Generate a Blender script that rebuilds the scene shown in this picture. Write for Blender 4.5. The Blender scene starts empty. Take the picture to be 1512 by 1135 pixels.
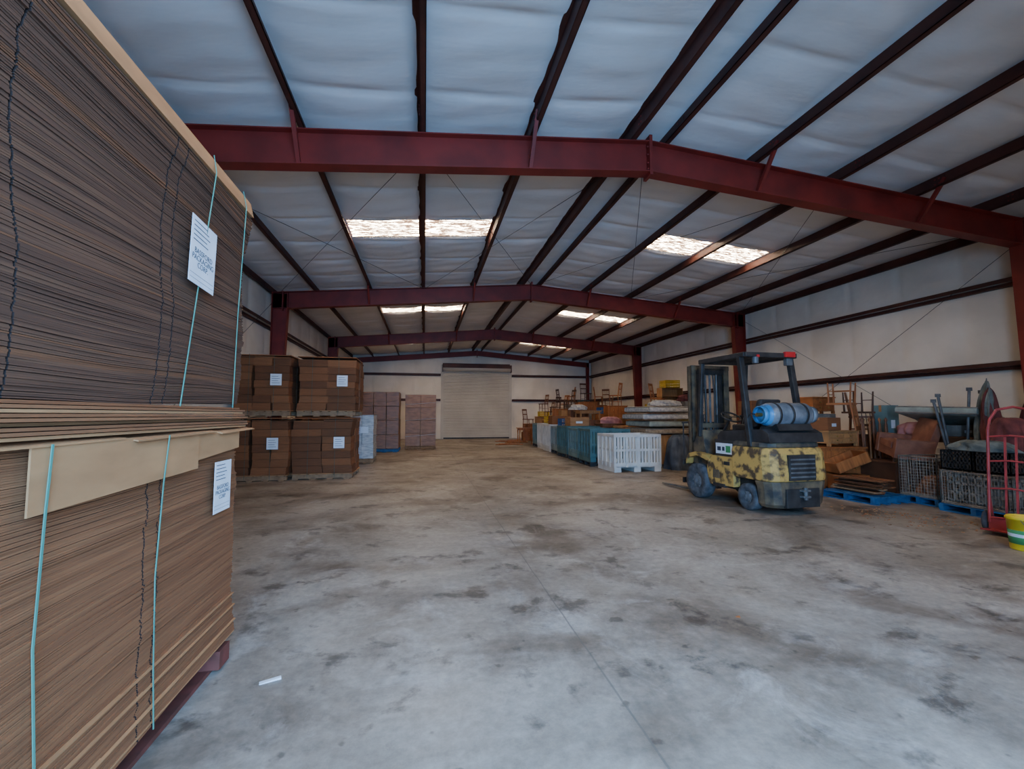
import bpy, bmesh, math, random
from mathutils import Vector, Matrix, Euler
R = random.Random(7)
rad = math.radians
# ------------------------------------------------------------------ materials
def mat(name, c1, c2=None, rough=0.6, scale=3.0, stretch=(1,1,1), bump=0.0, bscale=None, metal=0.0,
        lo=0.35, hi=0.65, detail=5, emit=0.0, spec=0.4, bstretch=None, bdist=.02):
    m = bpy.data.materials.new(name); m.use_nodes = True
    nt = m.node_tree; n = nt.nodes; l = nt.links
    b = n["Principled BSDF"]
    b.inputs["Roughness"].default_value = rough
    b.inputs["Metallic"].default_value = metal
    b.inputs["Specular IOR Level"].default_value = spec
    c2 = c2 or tuple(x*0.8 for x in c1)
    tc = n.new("ShaderNodeTexCoord"); mp = n.new("ShaderNodeMapping")
    mp.inputs["Scale"].default_value = stretch
    l.new(tc.outputs["Object"], mp.inputs["Vector"])
    nz = n.new("ShaderNodeTexNoise"); nz.inputs["Scale"].default_value = scale; nz.inputs["Detail"].default_value = detail
    l.new(mp.outputs[0], nz.inputs["Vector"])
    cr = n.new("ShaderNodeValToRGB")
    cr.color_ramp.elements[0].position = lo; cr.color_ramp.elements[0].color = (*c2, 1)
    cr.color_ramp.elements[1].position = hi; cr.color_ramp.elements[1].color = (*c1, 1)
    l.new(nz.outputs["Fac"], cr.inputs[0]); l.new(cr.outputs[0], b.inputs["Base Color"])
    if bump:
        mb = mp
        if bstretch:
            mb = n.new("ShaderNodeMapping"); mb.inputs["Scale"].default_value = bstretch; l.new(tc.outputs["Object"], mb.inputs["Vector"])
        nb = n.new("ShaderNodeTexNoise"); nb.inputs["Scale"].default_value = bscale or scale*4; nb.inputs["Detail"].default_value = 3
        l.new(mb.outputs[0], nb.inputs["Vector"])
        bp = n.new("ShaderNodeBump"); bp.inputs["Strength"].default_value = bump; bp.inputs["Distance"].default_value = bdist
        l.new(nb.outputs["Fac"], bp.inputs["Height"]); l.new(bp.outputs[0], b.inputs["Normal"])
    return m

M = {}
M['frame'] = mat('red_primer_steel', (.25,.024,.016), (.16,.017,.012), .5, 2.0, bump=.05)
M['purlin'] = mat('dark_primer_steel', (.09,.025,.016), (.048,.014,.010), .55, 2.0)
M['ins'] = mat('vinyl_insulation', (.82,.81,.785), (.72,.71,.68), .5, .7, (1,1,1), bump=.3, bscale=1.6, bstretch=(1,2.6,1), bdist=.04)
M['insw'] = mat('vinyl_wall_insulation', (.87,.78,.655), (.73,.64,.52), .6, .8, bump=.35, bscale=2.0, bstretch=(1,1,2.2), bdist=.03)
M['card'] = mat('cardboard', (.235,.088,.031), (.19,.069,.024), .85, 5, (1,.6,18))
M['cardd'] = mat('cardboard_dark', (.165,.062,.023), (.125,.046,.017), .85, 5, (1,.6,18))
M['cardl'] = mat('cardboard_light', (.45,.215,.085), (.35,.16,.062), .8, 3, (1,1,3))
M['cardm'] = mat('cardboard_mid', (.27,.105,.038), (.22,.083,.03), .85, 5, (1,.6,18))
M['cardg'] = mat('cardboard_grey', (.105,.043,.02), (.08,.032,.015), .85, 5, (1,.6,18))
M['cardg2'] = mat('cardboard_grey2', (.13,.055,.025), (.10,.041,.019), .85, 5, (1,.6,18))
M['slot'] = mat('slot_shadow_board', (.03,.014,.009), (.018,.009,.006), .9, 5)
M['strap'] = mat('green_strap', (.08,.30,.22), (.06,.23,.17), .35)
M['strapd'] = mat('dark_strap', (.05,.09,.07), None, .4)
M['paper'] = mat('paper', (.72,.75,.78), (.64,.67,.70), .6, 8)
M['ink'] = mat('ink', (.05,.06,.08), None, .6)
M['palr'] = mat('pallet_wood_red', (.20,.05,.035), (.12,.035,.022), .8, 8)
M['palw'] = mat('pallet_wood', (.34,.20,.10), (.22,.12,.06), .8, 8, (1,6,1))
M['palb'] = mat('blue_paint', (.025,.13,.28), (.015,.07,.17), .6, 8)
M['door'] = mat('door_steel', (.58,.53,.445), (.49,.44,.37), .5, .8, metal=.0)
M['black'] = mat('black_paint', (.045,.041,.038), (.018,.017,.017), .5, 6)
M['rubber'] = mat('rubber', (.10,.103,.11), (.04,.042,.047), .85, 10)
M['rim'] = mat('wheel_rim', (.20,.21,.225), (.08,.088,.095), .7, 8)
M['grey'] = mat('grey_steel', (.17,.17,.165), (.08,.08,.08), .5, 6, metal=.2)
M['yellow'] = mat('worn_yellow', (.56,.335,.085), (.10,.06,.03), .65, 7, lo=.40, hi=.52, detail=11)
M['cwt'] = mat('worn_counterweight', (.17,.125,.07), (.04,.037,.034), .6, 6, bump=.2)
M['tank'] = mat('propane_tank', (.26,.28,.30), (.12,.14,.16), .45, 6, metal=.2)
M['tankb'] = mat('tank_blue', (.07,.27,.50), (.04,.15,.30), .4, 6)
M['red'] = mat('red_lamp', (.65,.03,.03), None, .3)
M['redp'] = mat('red_paint', (.45,.055,.055), (.27,.035,.035), .4, 5)
M['white'] = mat('white_plastic', (.70,.69,.63), (.56,.55,.51), .5, 3)
M['teal'] = mat('teal_plastic', (.075,.175,.185), (.045,.115,.125), .5, 3)
M['teal2'] = mat('pale_teal_plastic', (.16,.27,.28), (.095,.18,.19), .5, 3)
M['tealg'] = mat('grey_teal_plastic', (.26,.33,.34), (.16,.22,.23), .5, 3)
M['mattw'] = mat('mattress_fabric', (.56,.53,.48), (.34,.33,.32), .9, 14, bump=.5)
M['mattg'] = mat('mattress_grey_green', (.34,.38,.32), (.25,.28,.24), .9, 8, bump=.3)
M['matto'] = mat('mattress_tan', (.42,.32,.20), (.27,.19,.12), .9, 14, bump=.5)
M['wood1'] = mat('wood_orange', (.46,.155,.042), (.28,.09,.025), .5, 3, (8,1,1))
M['wood2'] = mat('wood_brown', (.25,.095,.038), (.15,.056,.023), .5, 3, (8,1,1))
M['wood3'] = mat('wood_tan', (.48,.24,.085), (.33,.16,.06), .55, 3, (8,1,1))
M['woodd'] = mat('wood_dark', (.12,.05,.025), (.07,.03,.016), .5, 3, (8,1,1))
M['brass'] = mat('brass', (.5,.35,.12), None, .35, metal=.8)
M['leather'] = mat('brown_upholstery', (.30,.12,.065), (.19,.07,.04), .6, 5, bump=.2)
M['pink'] = mat('pink_cloth', (.46,.20,.18), (.31,.13,.125), .95, 6, bump=.4)
M['tarp'] = mat('blue_tarp', (.09,.115,.16), (.04,.055,.08), .5, 4, bump=.6)
M['burg'] = mat('burgundy_cloth', (.19,.05,.045), (.10,.028,.027), .9, 6, bump=.5)
M['umb'] = mat('grey_green_cloth', (.20,.22,.195), (.09,.105,.095), .9, 6, bump=.5)
M['wire'] = mat('galvanised_wire', (.28,.25,.20), (.18,.14,.10), .5, 5, metal=.3)
M['bply'] = mat('yellow_plastic', (.75,.52,.03), (.65,.44,.02), .4, 3)
M['blue'] = mat('blue_plastic', (.03,.15,.40), (.02,.10,.28), .4, 3)
M['green'] = mat('green_label', (.06,.30,.10), None, .5)
M['wrap'] = mat('wrapped_cardboard', (.26,.115,.05), (.15,.065,.028), .35, 4, (1,1,5), spec=.4, bump=.3)
M['wrap2'] = mat('wrapped_cardboard_pale', (.34,.17,.085), (.18,.085,.04), .35, 5, (1,1,4), spec=.4, bump=.4)
M['wrapw'] = mat('plastic_film_white', (.58,.57,.54), (.32,.32,.32), .3, 6, (1,1,4), spec=.6, bump=.5)
M['clutter'] = mat('dusty_grey', (.27,.24,.20), (.16,.14,.115), .8, 6)

def floor_mat():
    m = bpy.data.materials.new('concrete_floor'); m.use_nodes = True
    nt = m.node_tree; n = nt.nodes; l = nt.links; b = n["Principled BSDF"]
    tc = n.new("ShaderNodeTexCoord")
    def noise(s, d, rgh=.55, off=0, dist=0):
        mp = n.new("ShaderNodeMapping"); mp.inputs["Location"].default_value = (off, off*1.7, 0)
        l.new(tc.outputs["Object"], mp.inputs[0])
        z = n.new("ShaderNodeTexNoise"); z.inputs["Scale"].default_value = s; z.inputs["Detail"].default_value = d
        z.inputs["Roughness"].default_value = rgh; z.inputs["Distortion"].default_value = dist
        l.new(mp.outputs[0], z.inputs["Vector"]); return z
    def ramp(src, p0, c0, p1, c1):
        r = n.new("ShaderNodeValToRGB"); r.color_ramp.elements[0].position = p0; r.color_ramp.elements[1].position = p1
        r.color_ramp.elements[0].color = (*c0, 1); r.color_ramp.elements[1].color = (*c1, 1)
        l.new(src, r.inputs[0]); return r
    def mix(a, bb, f, mode='MULTIPLY'):
        x = n.new("ShaderNodeMixRGB"); x.blend_type = mode
        if isinstance(f, float): x.inputs[0].default_value = f
        else: l.new(f, x.inputs[0])
        l.new(a, x.inputs[1]); l.new(bb, x.inputs[2]); return x
    base = ramp(noise(.5, 10, .68, 0, .6).outputs["Fac"], .36, (.19,.145,.105), .64, (.40,.345,.28))
    st = ramp(noise(.8, 6, .6, 9, .3).outputs["Fac"], .36, (.46,.40,.35), .49, (1,1,1))
    st2 = ramp(noise(2.1, 6, .65, 23, .2).outputs["Fac"], .36, (.30,.27,.25), .44, (1,1,1))
    st3 = ramp(noise(6.5, 3, .5, 91, .0).outputs["Fac"], .27, (.38,.34,.32), .32, (1,1,1))
    pale = ramp(noise(1.6, 8, .7, 61, .8).outputs["Fac"], .54, (0,0,0), .72, (.6,.6,.6))
    fine = ramp(noise(14, 9, .75, 3).outputs["Fac"], .3, (.64,.64,.64), .7, (1.15,1.15,1.15))
    c = mix(base.outputs[0], st.outputs[0], .85)
    c = mix(c.outputs[0], st2.outputs[0], .8)
    c = mix(c.outputs[0], st3.outputs[0], .75)
    wh = n.new("ShaderNodeRGB"); wh.outputs[0].default_value = (.48,.44,.39,1)
    c = mix(c.outputs[0], wh.outputs[0], pale.outputs[0], 'MIX')
    c = mix(c.outputs[0], fine.outputs[0], .95)
    sep = n.new("ShaderNodeSeparateXYZ"); l.new(tc.outputs["Object"], sep.inputs[0])
    last = c
    wob = noise(2.0, 3, .5, 70)
    def line(sock, off, period):
        a = n.new("ShaderNodeMath"); a.operation = 'SUBTRACT'; l.new(sock, a.inputs[0]); a.inputs[1].default_value = off
        w_ = n.new("ShaderNodeMath"); w_.operation = 'MULTIPLY_ADD'; l.new(wob.outputs["Fac"], w_.inputs[0]); w_.inputs[1].default_value = .02; l.new(a.outputs[0], w_.inputs[2])
        p = n.new("ShaderNodeMath"); p.operation = 'PINGPONG'; l.new(w_.outputs[0], p.inputs[0]); p.inputs[1].default_value = period/2
        q = n.new("ShaderNodeMath"); q.operation = 'LESS_THAN'; l.new(p.outputs[0], q.inputs[0]); q.inputs[1].default_value = .006
        return q
    dark = n.new("ShaderNodeRGB"); dark.outputs[0].default_value = (.10,.085,.07,1)
    for s, o, pd in ((sep.outputs[0], 1.05, 6.0), (sep.outputs[1], 6.6, 7.62)):
        q = line(s, o, pd)
        f = n.new("ShaderNodeMath"); f.operation = 'MULTIPLY'; l.new(q.outputs[0], f.inputs[0]); f.inputs[1].default_value = .6
        last = mix(last.outputs[0], dark.outputs[0], f.outputs[0], 'MIX')
    l.new(last.outputs[0], b.inputs["Base Color"])
    rr = ramp(noise(1.3, 5, .5, 40).outputs["Fac"], .3, (.38,.38,.38), .7, (.62,.62,.62))
    l.new(rr.outputs[0], b.inputs["Roughness"])
    bp = n.new("ShaderNodeBump"); bp.inputs["Strength"].default_value = .15; bp.inputs["Distance"].default_value = .01
    l.new(noise(9, 8, .6, 5).outputs["Fac"], bp.inputs["Height"]); l.new(bp.outputs[0], b.inputs["Normal"])
    return m
M['floor'] = floor_mat()

def skylight_mat():
    m = bpy.data.materials.new('fibreglass_skylight'); m.use_nodes = True
    nt = m.node_tree; n = nt.nodes; l = nt.links; b = n["Principled BSDF"]
    tc = n.new("ShaderNodeTexCoord"); mp = n.new("ShaderNodeMapping"); mp.inputs["Scale"].default_value = (1.6, 10, 1)
    l.new(tc.outputs["Object"], mp.inputs[0])
    z = n.new("ShaderNodeTexNoise"); z.inputs["Scale"].default_value = 2.2; z.inputs["Detail"].default_value = 8; z.inputs["Roughness"].default_value = .75
    l.new(mp.outputs[0], z.inputs["Vector"])
    r = n.new("ShaderNodeValToRGB"); r.color_ramp.elements[0].position = .46; r.color_ramp.elements[1].position = .60
    r.color_ramp.elements[0].color = (.008,.004,.002,1); r.color_ramp.elements[1].color = (1,.80,.57,1)
    e = r.color_ramp.elements.new(.53); e.color = (.035,.022,.013,1)
    l.new(z.outputs["Fac"], r.inputs[0])
    l.new(r.outputs[0], b.inputs["Emission Color"]); b.inputs["Emission Strength"].default_value = 82
    b.inputs["Base Color"].default_value = (.7,.66,.58,1)
    return m
M['sky'] = skylight_mat()

# ------------------------------------------------------------------ mesh builder
class MB:
    def __init__(s): s.v=[]; s.f=[]; s.m=[]; s.sm=[]; s.mats=[]; s.T=Matrix.Identity(4)
    def mi(s, k):
        if k not in s.mats: s.mats.append(k)
        return s.mats.index(k)
    def add(s, vs, fs, k, smooth=False):
        b=len(s.v); s.v += [tuple(s.T @ Vector(v)) for v in vs]; i=s.mi(k)
        for f in fs: s.f.append([b+a for a in f]); s.m.append(i); s.sm.append(smooth)
    def hexa(s, p, k):
        s.add(p, [(3,2,1,0),(4,5,6,7),(0,1,5,4),(1,2,6,5),(2,3,7,6),(3,0,4,7)], k)
    def box(s, x0,x1,y0,y1,z0,z1,k):
        s.hexa([(x0,y0,z0),(x1,y0,z0),(x1,y1,z0),(x0,y1,z0),(x0,y0,z1),(x1,y0,z1),(x1,y1,z1),(x0,y1,z1)],k)
    def cbox(s, c, sz, k, rot=None):
        h=[a/2 for a in sz]; pts=[(-1,-1,-1),(1,-1,-1),(1,1,-1),(-1,1,-1),(-1,-1,1),(1,-1,1),(1,1,1),(-1,1,1)]
        E=Euler(rot).to_matrix() if rot else Matrix.Identity(3)
        s.hexa([tuple(Vector(c)+E@Vector((a*h[0],b*h[1],d*h[2]))) for a,b,d in pts],k)
    def bar(s, a, b, w, h, k, up=(0,0,1)):
        a=Vector(a); b=Vector(b); d=(b-a).normalized(); u=Vector(up)
        if abs(d.dot(u))>.98: u=Vector((1,0,0))
        r=d.cross(u).normalized()*w/2; u=r.cross(d).normalized()*h/2
        s.hexa([tuple(x) for x in (a-r-u,a+r-u,b+r-u,b-r-u,a-r+u,a+r+u,b+r+u,b-r+u)],k)
    def cyl(s, a, b, r, k, seg=16, r2=None, cap=True):
        a=Vector(a); b=Vector(b); d=(b-a).normalized(); r2=r if r2 is None else r2
        t=Vector((0,0,1)) if abs(d.z)<.9 else Vector((1,0,0)); x=d.cross(t).normalized(); y=d.cross(x)
        vs=[]
        for i in range(seg):
            q=2*math.pi*i/seg; o=x*math.cos(q)+y*math.sin(q); vs.append(tuple(a+o*r)); vs.append(tuple(b+o*r2))
        s.add(vs,[(2*i,2*i+1,(2*i+3)%(2*seg),(2*i+2)%(2*seg)) for i in range(seg)],k,seg>6)
        if cap:
            s.add([vs[2*i] for i in range(seg)],[tuple(range(seg))],k); s.add([vs[2*i+1] for i in range(seg)],[tuple(range(seg))[::-1]],k)
    def tube(s, pts, r, k, seg=6):
        for a,b in zip(pts,pts[1:]): s.cyl(a,b,r,k,seg)
    def rev(s, prof, c, axis, k, seg=24, smooth=True):
        c=Vector(c); d=Vector(axis).normalized(); t=Vector((0,0,1)) if abs(d.z)<.9 else Vector((1,0,0)); x=d.cross(t).normalized(); y=d.cross(x)
        vs=[]; n=len(prof)
        for i in range(seg):
            q=2*math.pi*i/seg; o=x*math.cos(q)+y*math.sin(q)
            for r,h in prof: vs.append(tuple(c+o*r+d*h))
        fs=[]
        for i in range(seg):
            for j in range(n-1):
                fs.append((i*n+j,i*n+j+1,((i+1)%seg)*n+j+1,((i+1)%seg)*n+j))
        s.add(vs,fs,k,smooth)
    def prism(s, prof, x0, x1, k):
        n=len(prof); vs=[(x0,y,z) for y,z in prof]+[(x1,y,z) for y,z in prof]
        fs=[tuple(range(n))[::-1], tuple(range(n,2*n))]+[(i,(i+1)%n,n+(i+1)%n,n+i) for i in range(n)]
        s.add(vs,fs,k)
    def grid(s, fn, nu, nv, k, smooth=True):
        vs=[fn(i/nu,j/nv) for i in range(nu+1) for j in range(nv+1)]
        fs=[(i*(nv+1)+j,(i+1)*(nv+1)+j,(i+1)*(nv+1)+j+1,i*(nv+1)+j+1) for i in range(nu) for j in range(nv)]
        s.add(vs,fs,k,smooth)
    def obj(s, name, loc=(0,0,0), rz=0, rot=None, bevel=0, seg=2, parent=None, fixn=True):
        me=bpy.data.meshes.new(name); me.from_pydata(s.v,[],s.f)
        for k in s.mats: me.materials.append(M[k])
        me.polygons.foreach_set("material_index", s.m); me.polygons.foreach_set("use_smooth", s.sm)
        me.update()
        if fixn:
            bm=bmesh.new(); bm.from_mesh(me); bmesh.ops.recalc_face_normals(bm, faces=bm.faces); bm.to_mesh(me); bm.free()
        o=bpy.data.objects.new(name, me); bpy.context.collection.objects.link(o)
        o.location=loc; o.rotation_euler = rot if rot else (0,0,rz)
        if bevel:
            b=o.modifiers.new('bevel','BEVEL'); b.width=bevel; b.segments=seg; b.limit_method='ANGLE'; b.angle_limit=rad(40)
        if parent: o.parent=parent
        return o

# ------------------------------------------------------------------ building
CX=3.25; HW=7.7; BAY=7.62; Y1=6.1; YB=Y1+3*BAY; YF=Y1-BAY
ZR=5.57
def ztop(x): return ZR-abs(x-CX)/12
def zroof(x): return ztop(x)+.21
XL=CX-HW; XR=CX+HW
m=MB(); m.box(XL-.1,XR+.1,YF-.6,YB+.1,-.15,0,'floor'); m.obj('floor')

PUR=[CX+s*(.3+1.524*i) for s in (-1,1) for i in range(5)]+[XL+.12,XR-.12]
PUR.sort()
sky_rects=[]
for kk in range(-1,3):
    y0=9.3+kk*BAY
    for a in (( -1.58,-.14),(-.06,1.39),(5.11,6.55),(6.65,8.08)):
        sky_rects.append((a[0],a[1],y0,y0+.92))
def axis_pts(brk, step):
    out=[]
    for a,b in zip(brk,brk[1:]):
        n=max(1,int(round((b-a)/step)))
        out+= [a+(b-a)*i/n for i in range(n)]
    out.append(brk[-1]); return out
xb=sorted(set([XL,XR,CX]+PUR+[r[0] for r in sky_rects]+[r[1] for r in sky_rects]))
yb=sorted(set([YF,YB]+[r[2] for r in sky_rects]+[r[3] for r in sky_rects]))
xs=axis_pts(xb,.15); ys=axis_pts(yb,.06)
def pillow(x,y):
    lo=max([p for p in PUR if p<=x+1e-6],default=XL); hi=min([p for p in PUR if p>x+1e-6],default=XR)
    u=(x-lo)/max(hi-lo,.01); u=min(max(u,0),1)
    t=((y-YF+.3+.02*math.sin(3*x))/1.22)%1.0
    sx=math.sin(math.pi*u)**.5 if 0<u<1 else 0
    e=min(t,1-t)*1.22
    seam=math.exp(-(e/.05)**2)
    w=.05*sx*(.6+.4*math.sin(math.pi*t)**.6)-.024*seam*sx
    w+=.008*sx*math.sin(5*y+3*x)*math.sin(2.3*y-3*x)+.005*sx*math.sin(13*y+2*x+3*math.sin(2*x))
    return -w*min(1.2,(hi-lo)/1.2)
def insky(x,y,e=0):
    return any(r[0]-e<x<r[1]+e and r[2]-e<y<r[3]+e for r in sky_rects)
m=MB(); vs=[]; idx={}
for i,x in enumerate(xs):
    for j,y in enumerate(ys):
        p=0 if insky(x,y,.01) else pillow(x,y)
        idx[i,j]=len(vs); vs.append((x,y,zroof(x)+p))
fs=[]
for i in range(len(xs)-1):
    for j in range(len(ys)-1):
        if insky((xs[i]+xs[i+1])/2,(ys[j]+ys[j+1])/2): continue
        fs.append((idx[i,j],idx[i,j+1],idx[i+1,j+1],idx[i+1,j]))
m.add(vs,fs,'ins',True); m.obj('ceiling',fixn=False)
for r in sky_rects:
    m=MB(); a,b,c,d=r
    z0=zroof(a)+.03; z1=zroof(b)+.03; a-=.03; b+=.03; c-=.03; d+=.03
    m.hexa([(a,c,z0),(b,c,z1),(b,d,z1),(a,d,z0),(a,c,z0+.01),(b,c,z1+.01),(b,d,z1+.01),(a,d,z0+.01)],'sky')
    m.obj('skylight')
m=MB()
for a,b in ((XL-.2,CX),(CX,XR+.2)):
    za,zb=zroof(a)+.08,zroof(b)+.08
    m.hexa([(a,YF-.2,za),(b,YF-.2,zb),(b,YB+.2,zb),(a,YB+.2,za),(a,YF-.2,za+.03),(b,YF-.2,zb+.03),(b,YB+.2,zb+.03),(a,YB+.2,za+.03)],'clutter')
m.obj('roof_sheeting')

def wall_grid(name, p0, ux, length, nrm, height_fn, hole=None, zseam=(2.45,4.0)):
    m=MB(); p0=Vector(p0); ux=Vector(ux); nrm=Vector(nrm); nu=int(length/.08); nv=26
    vs=[]
    for i in range(nu+1):
        for j in range(nv+1):
            u=length*i/nu; H=height_fn(u); z=H*j/nv
            t=(u/1.27)%1.0; e=min(t,1-t)*1.27
            w=.03*math.sin(math.pi*t)**.5-.012*math.exp(-(e/.06)**2)+.012+.008*math.sin(5*u+2*z)*math.sin(3*z-u)
            for g in zseam: w*=min(1,abs(z-g)/.4+.15)
            q=p0+ux*u+nrm*w; vs.append((q.x,q.y,z))
    fs=[]
    for i in range(nu):
        for j in range(nv):
            if hole:
                u=length*(i+.5)/nu; z=height_fn(u)*(j+.5)/nv
                if hole[0]<u<hole[1] and z<hole[2]: continue
            fs.append((i*(nv+1)+j,(i+1)*(nv+1)+j,(i+1)*(nv+1)+j+1,i*(nv+1)+j+1))
    m.add(vs,fs,'insw',True); return m.obj(name,fixn=False)
L=YB-YF
wall_grid('wall_right',(XR,YF,0),(0,1,0),L,(-1,0,0),lambda u:zroof(XR))
wall_grid('wall_left',(XL,YF,0),(0,1,0),L,(1,0,0),lambda u:zroof(XL))
DX0,DX1,DH=CX-2.15,CX+2.15,4.3
FX0,FX1=-1.35,2.9
wall_grid('wall_back',(XL,YB,0),(1,0,0),2*HW,(0,-1,0),lambda u:zroof(XL+u))
wall_grid('wall_front',(XL,YF,0),(1,0,0),2*HW,(0,1,0),lambda u:zroof(XL+u),hole=(FX0-XL,FX1-XL,DH))

def frame(y, end=False):
    m=MB(); k='frame'; D=.46 if not end else .30; fw=.2 if not end else .14
    for s in (-1,1):
        xe=CX+s*7.5
        def P(x,dz,yy): return (x,yy,ztop(x)+dz)
        x0,x1=CX,xe
        def slab(za,zb,yw,xa=x0,xc=x1):
            m.hexa([P(xa,za,y-yw),P(xc,za,y-yw),P(xc,za,y+yw),P(xa,za,y+yw),P(xa,zb,y-yw),P(xc,zb,y-yw),P(xc,zb,y+yw),P(xa,zb,y+yw)],k)
        slab(-.015,0,fw/2); slab(-D,-.015,.006); slab(-D-.015,-D,fw/2)
        for t in ((.0,.96) if not end else (0,)):
            xx=CX+s*(.012+t*7.5); up=.02+(.06 if t==0 else 0)
            a,b=sorted((xx-.011,xx+.011))
            m.hexa([P(a,-D-.07,y-fw/2-.01),P(b,-D-.07,y-fw/2-.01),P(b,-D-.07,y+fw/2+.01),P(a,-D-.07,y+fw/2+.01),
                    P(a,up,y-fw/2-.01),P(b,up,y-fw/2-.01),P(b,up,y+fw/2+.01),P(a,up,y+fw/2+.01)],k)
            for zz in (-.08,-.2,-.33,-.42):
                m.cyl((xx-.03,y-.06,ztop(xx)+zz),(xx+.03,y-.06,ztop(xx)+zz),.014,k,6)
        zt=ztop(xe); xi_t=CX+s*7.08; xi_b=CX+s*7.24
        if end: xi_t=xi_b=CX+s*7.3
        def col(xa_b,xb_b,xa_t,xb_t,yw,z0,z1):
            m.hexa([(xa_b,y-yw,z0),(xb_b,y-yw,z0),(xb_b,y+yw,z0),(xa_b,y+yw,z0),(xa_t,y-yw,z1),(xb_t,y-yw,z1),(xb_t,y+yw,z1),(xa_t,y+yw,z1)],k)
        col(xi_b,xi_b+s*.015,xi_t,xi_t+s*.015,fw/2,.02,zt-D)
        col(xi_b+s*.015,xe-s*.015,xi_t+s*.015,xe-s*.015,.006,.02,zt-.02)
        col(xe-s*.015,xe,xe-s*.015,xe,fw/2,.02,zt)
        m.box(min(xi_b,xe)-.03,max(xi_b,xe)+.03,y-fw/2-.03,y+fw/2+.03,0,.02,k)
        col(xi_t,xi_t+s*.02,xi_t,xi_t+s*.02,fw/2,zt-D,zt-.0)
    if not end:
        for px in (PUR[2],PUR[4],PUR[7],PUR[9]):
            m.bar((px,y-.5,ztop(px)+.12),(px,y-.06,ztop(px)-D+.02),.05,.05,k)
    m.obj('steel_portal_frame')
for i in range(3): frame(Y1+i*BAY)
frame(YB-.2,True); frame(YF+.2,True)
m=MB()
for i,x in enumerate(PUR):
    s=1 if x<CX else -1; z=ztop(x)+.003
    m.box(x-.005,x+.005,YF,YB-.02,z,z+.2,'purlin')
    m.box(min(x,x+s*.07),max(x,x+s*.07),YF,YB-.02,z,z+.008,'purlin')
    m.box(min(x,x-s*.07),max(x,x-s*.07),YF,YB-.02,z+.188,z+.196,'purlin')
    a,b=sorted((x+s*.062,x+s*.07)); m.box(a,b,YF,YB-.02,z,z+.025,'purlin')
    for q in range(4):
        yy=Y1+(q-1)*BAY
        m.box(x-.012,x+.012,yy-.5,yy+.5,z+.01,z+.18,'purlin')
        for dy in (-.42,-.36,.36,.42):
            m.cyl((x-.022,yy+dy,z+.06),(x+.022,yy+dy,z+.06),.012,'frame',6); m.cyl((x-.022,yy+dy,z+.14),(x+.022,yy+dy,z+.14),.012,'frame',6)
m.obj('roof_purlins')
m=MB()
for sx,xw in ((1,XR),(-1,XL)):
    for z in (2.42,4.0):
        a,b=sorted((xw-sx*.06,xw-sx*.2))
        m.box(a,b,YF+.1,YB-.1,z+.07,z+.078,'purlin')
        xx=xw-sx*.2; m.box(min(xx,xx+sx*.01),max(xx,xx+sx*.01),YF+.1,YB-.1,z-.0,z+.078,'purlin')
        a,b=sorted((xw,xw-sx*.1)); m.box(a,b,YF+.1,YB-.1,z-.07,z+.0,'purlin')
for z in (2.42,4.0):
    for a,b in ((XL+.25,DX0-.12),(DX1+.12,XR-.25)):
        m.box(a,b,YB-.18,YB-.06,z+.06,z+.075,'purlin'); m.box(a,b,YB-.18,YB-.17,z-.03,z+.075,'purlin'); m.box(a,b,YB-.1,YB,z-.07,z,'purlin')
m.obj('wall_girts')
m=MB()
for x in (DX0-.1,DX1):
    m.box(x,x+.1,YB-.2,YB-.02,0,DH+.35,'door')
m.box(DX0,DX1,YB-.14,YB-.02,DH+.35,DH+.45,'purlin')
m.obj('door_jamb_steel')
def roller(name):
    m=MB(); n=40; prof=[]
    for i in range(n*4+1):
        t=i/4; z=.06+(DH-.0)*t/n; prof.append((z,.02*abs(math.sin(math.pi*t))))
    vs=[]; fs=[]
    for z,d in prof: vs+= [(DX0+.03,YB-.19-d,z),(DX1-.03,YB-.19-d,z)]
    for i in range(len(prof)-1): fs.append((2*i,2*i+1,2*i+3,2*i+2))
    m.add(vs,fs,'door',False)
    m.box(DX0+.02,DX1-.02,YB-.22,YB-.17,0.0,.08,'black')
    for x in (DX0,DX1-.07): m.box(x,x+.07,YB-.25,YB-.21,0,DH+.1,'door')
    m.rev([(.0,0),(.2,0),(.2,4.26),(0,4.26)],(DX0+.02,YB-.42,DH+.12),(1,0,0),'door',20)
    m.box(DX0-.02,DX1+.02,YB-.64,YB-.2,DH+.3,DH+.33,'purlin')
    m.box(DX0-.02,DX1+.02,YB-.65,YB-.63,DH+.12,DH+.33,'purlin')
    for x in (DX0-.03,DX1): m.box(x,x+.03,YB-.65,YB-.2,DH-.12,DH+.33,'purlin')
    return m.obj(name)
roller('door_1')
m=MB(); r=.005
def zb(x): return ztop(x)-.05
ya,yc=Y1+.1,Y1+BAY-.1
for xa,xc in ((XL+.4,CX-3.3),(CX-3.3,CX),(CX,CX+3.3),(CX+3.3,XR-.4)):
    m.cyl((xa,ya,zb(xa)),(xc,yc,zb(xc)),r,'black',5); m.cyl((xc,ya,zb(xc)),(xa,yc,zb(xa)),r,'black',5)
for xw in (XL+.28,XR-.28):
    m.cyl((xw,ya,.15),(xw,yc,4.7),r,'black',5); m.cyl((xw,ya,4.7),(xw,yc,.15),r,'black',5)
m.obj('bracing_cables')

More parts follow.
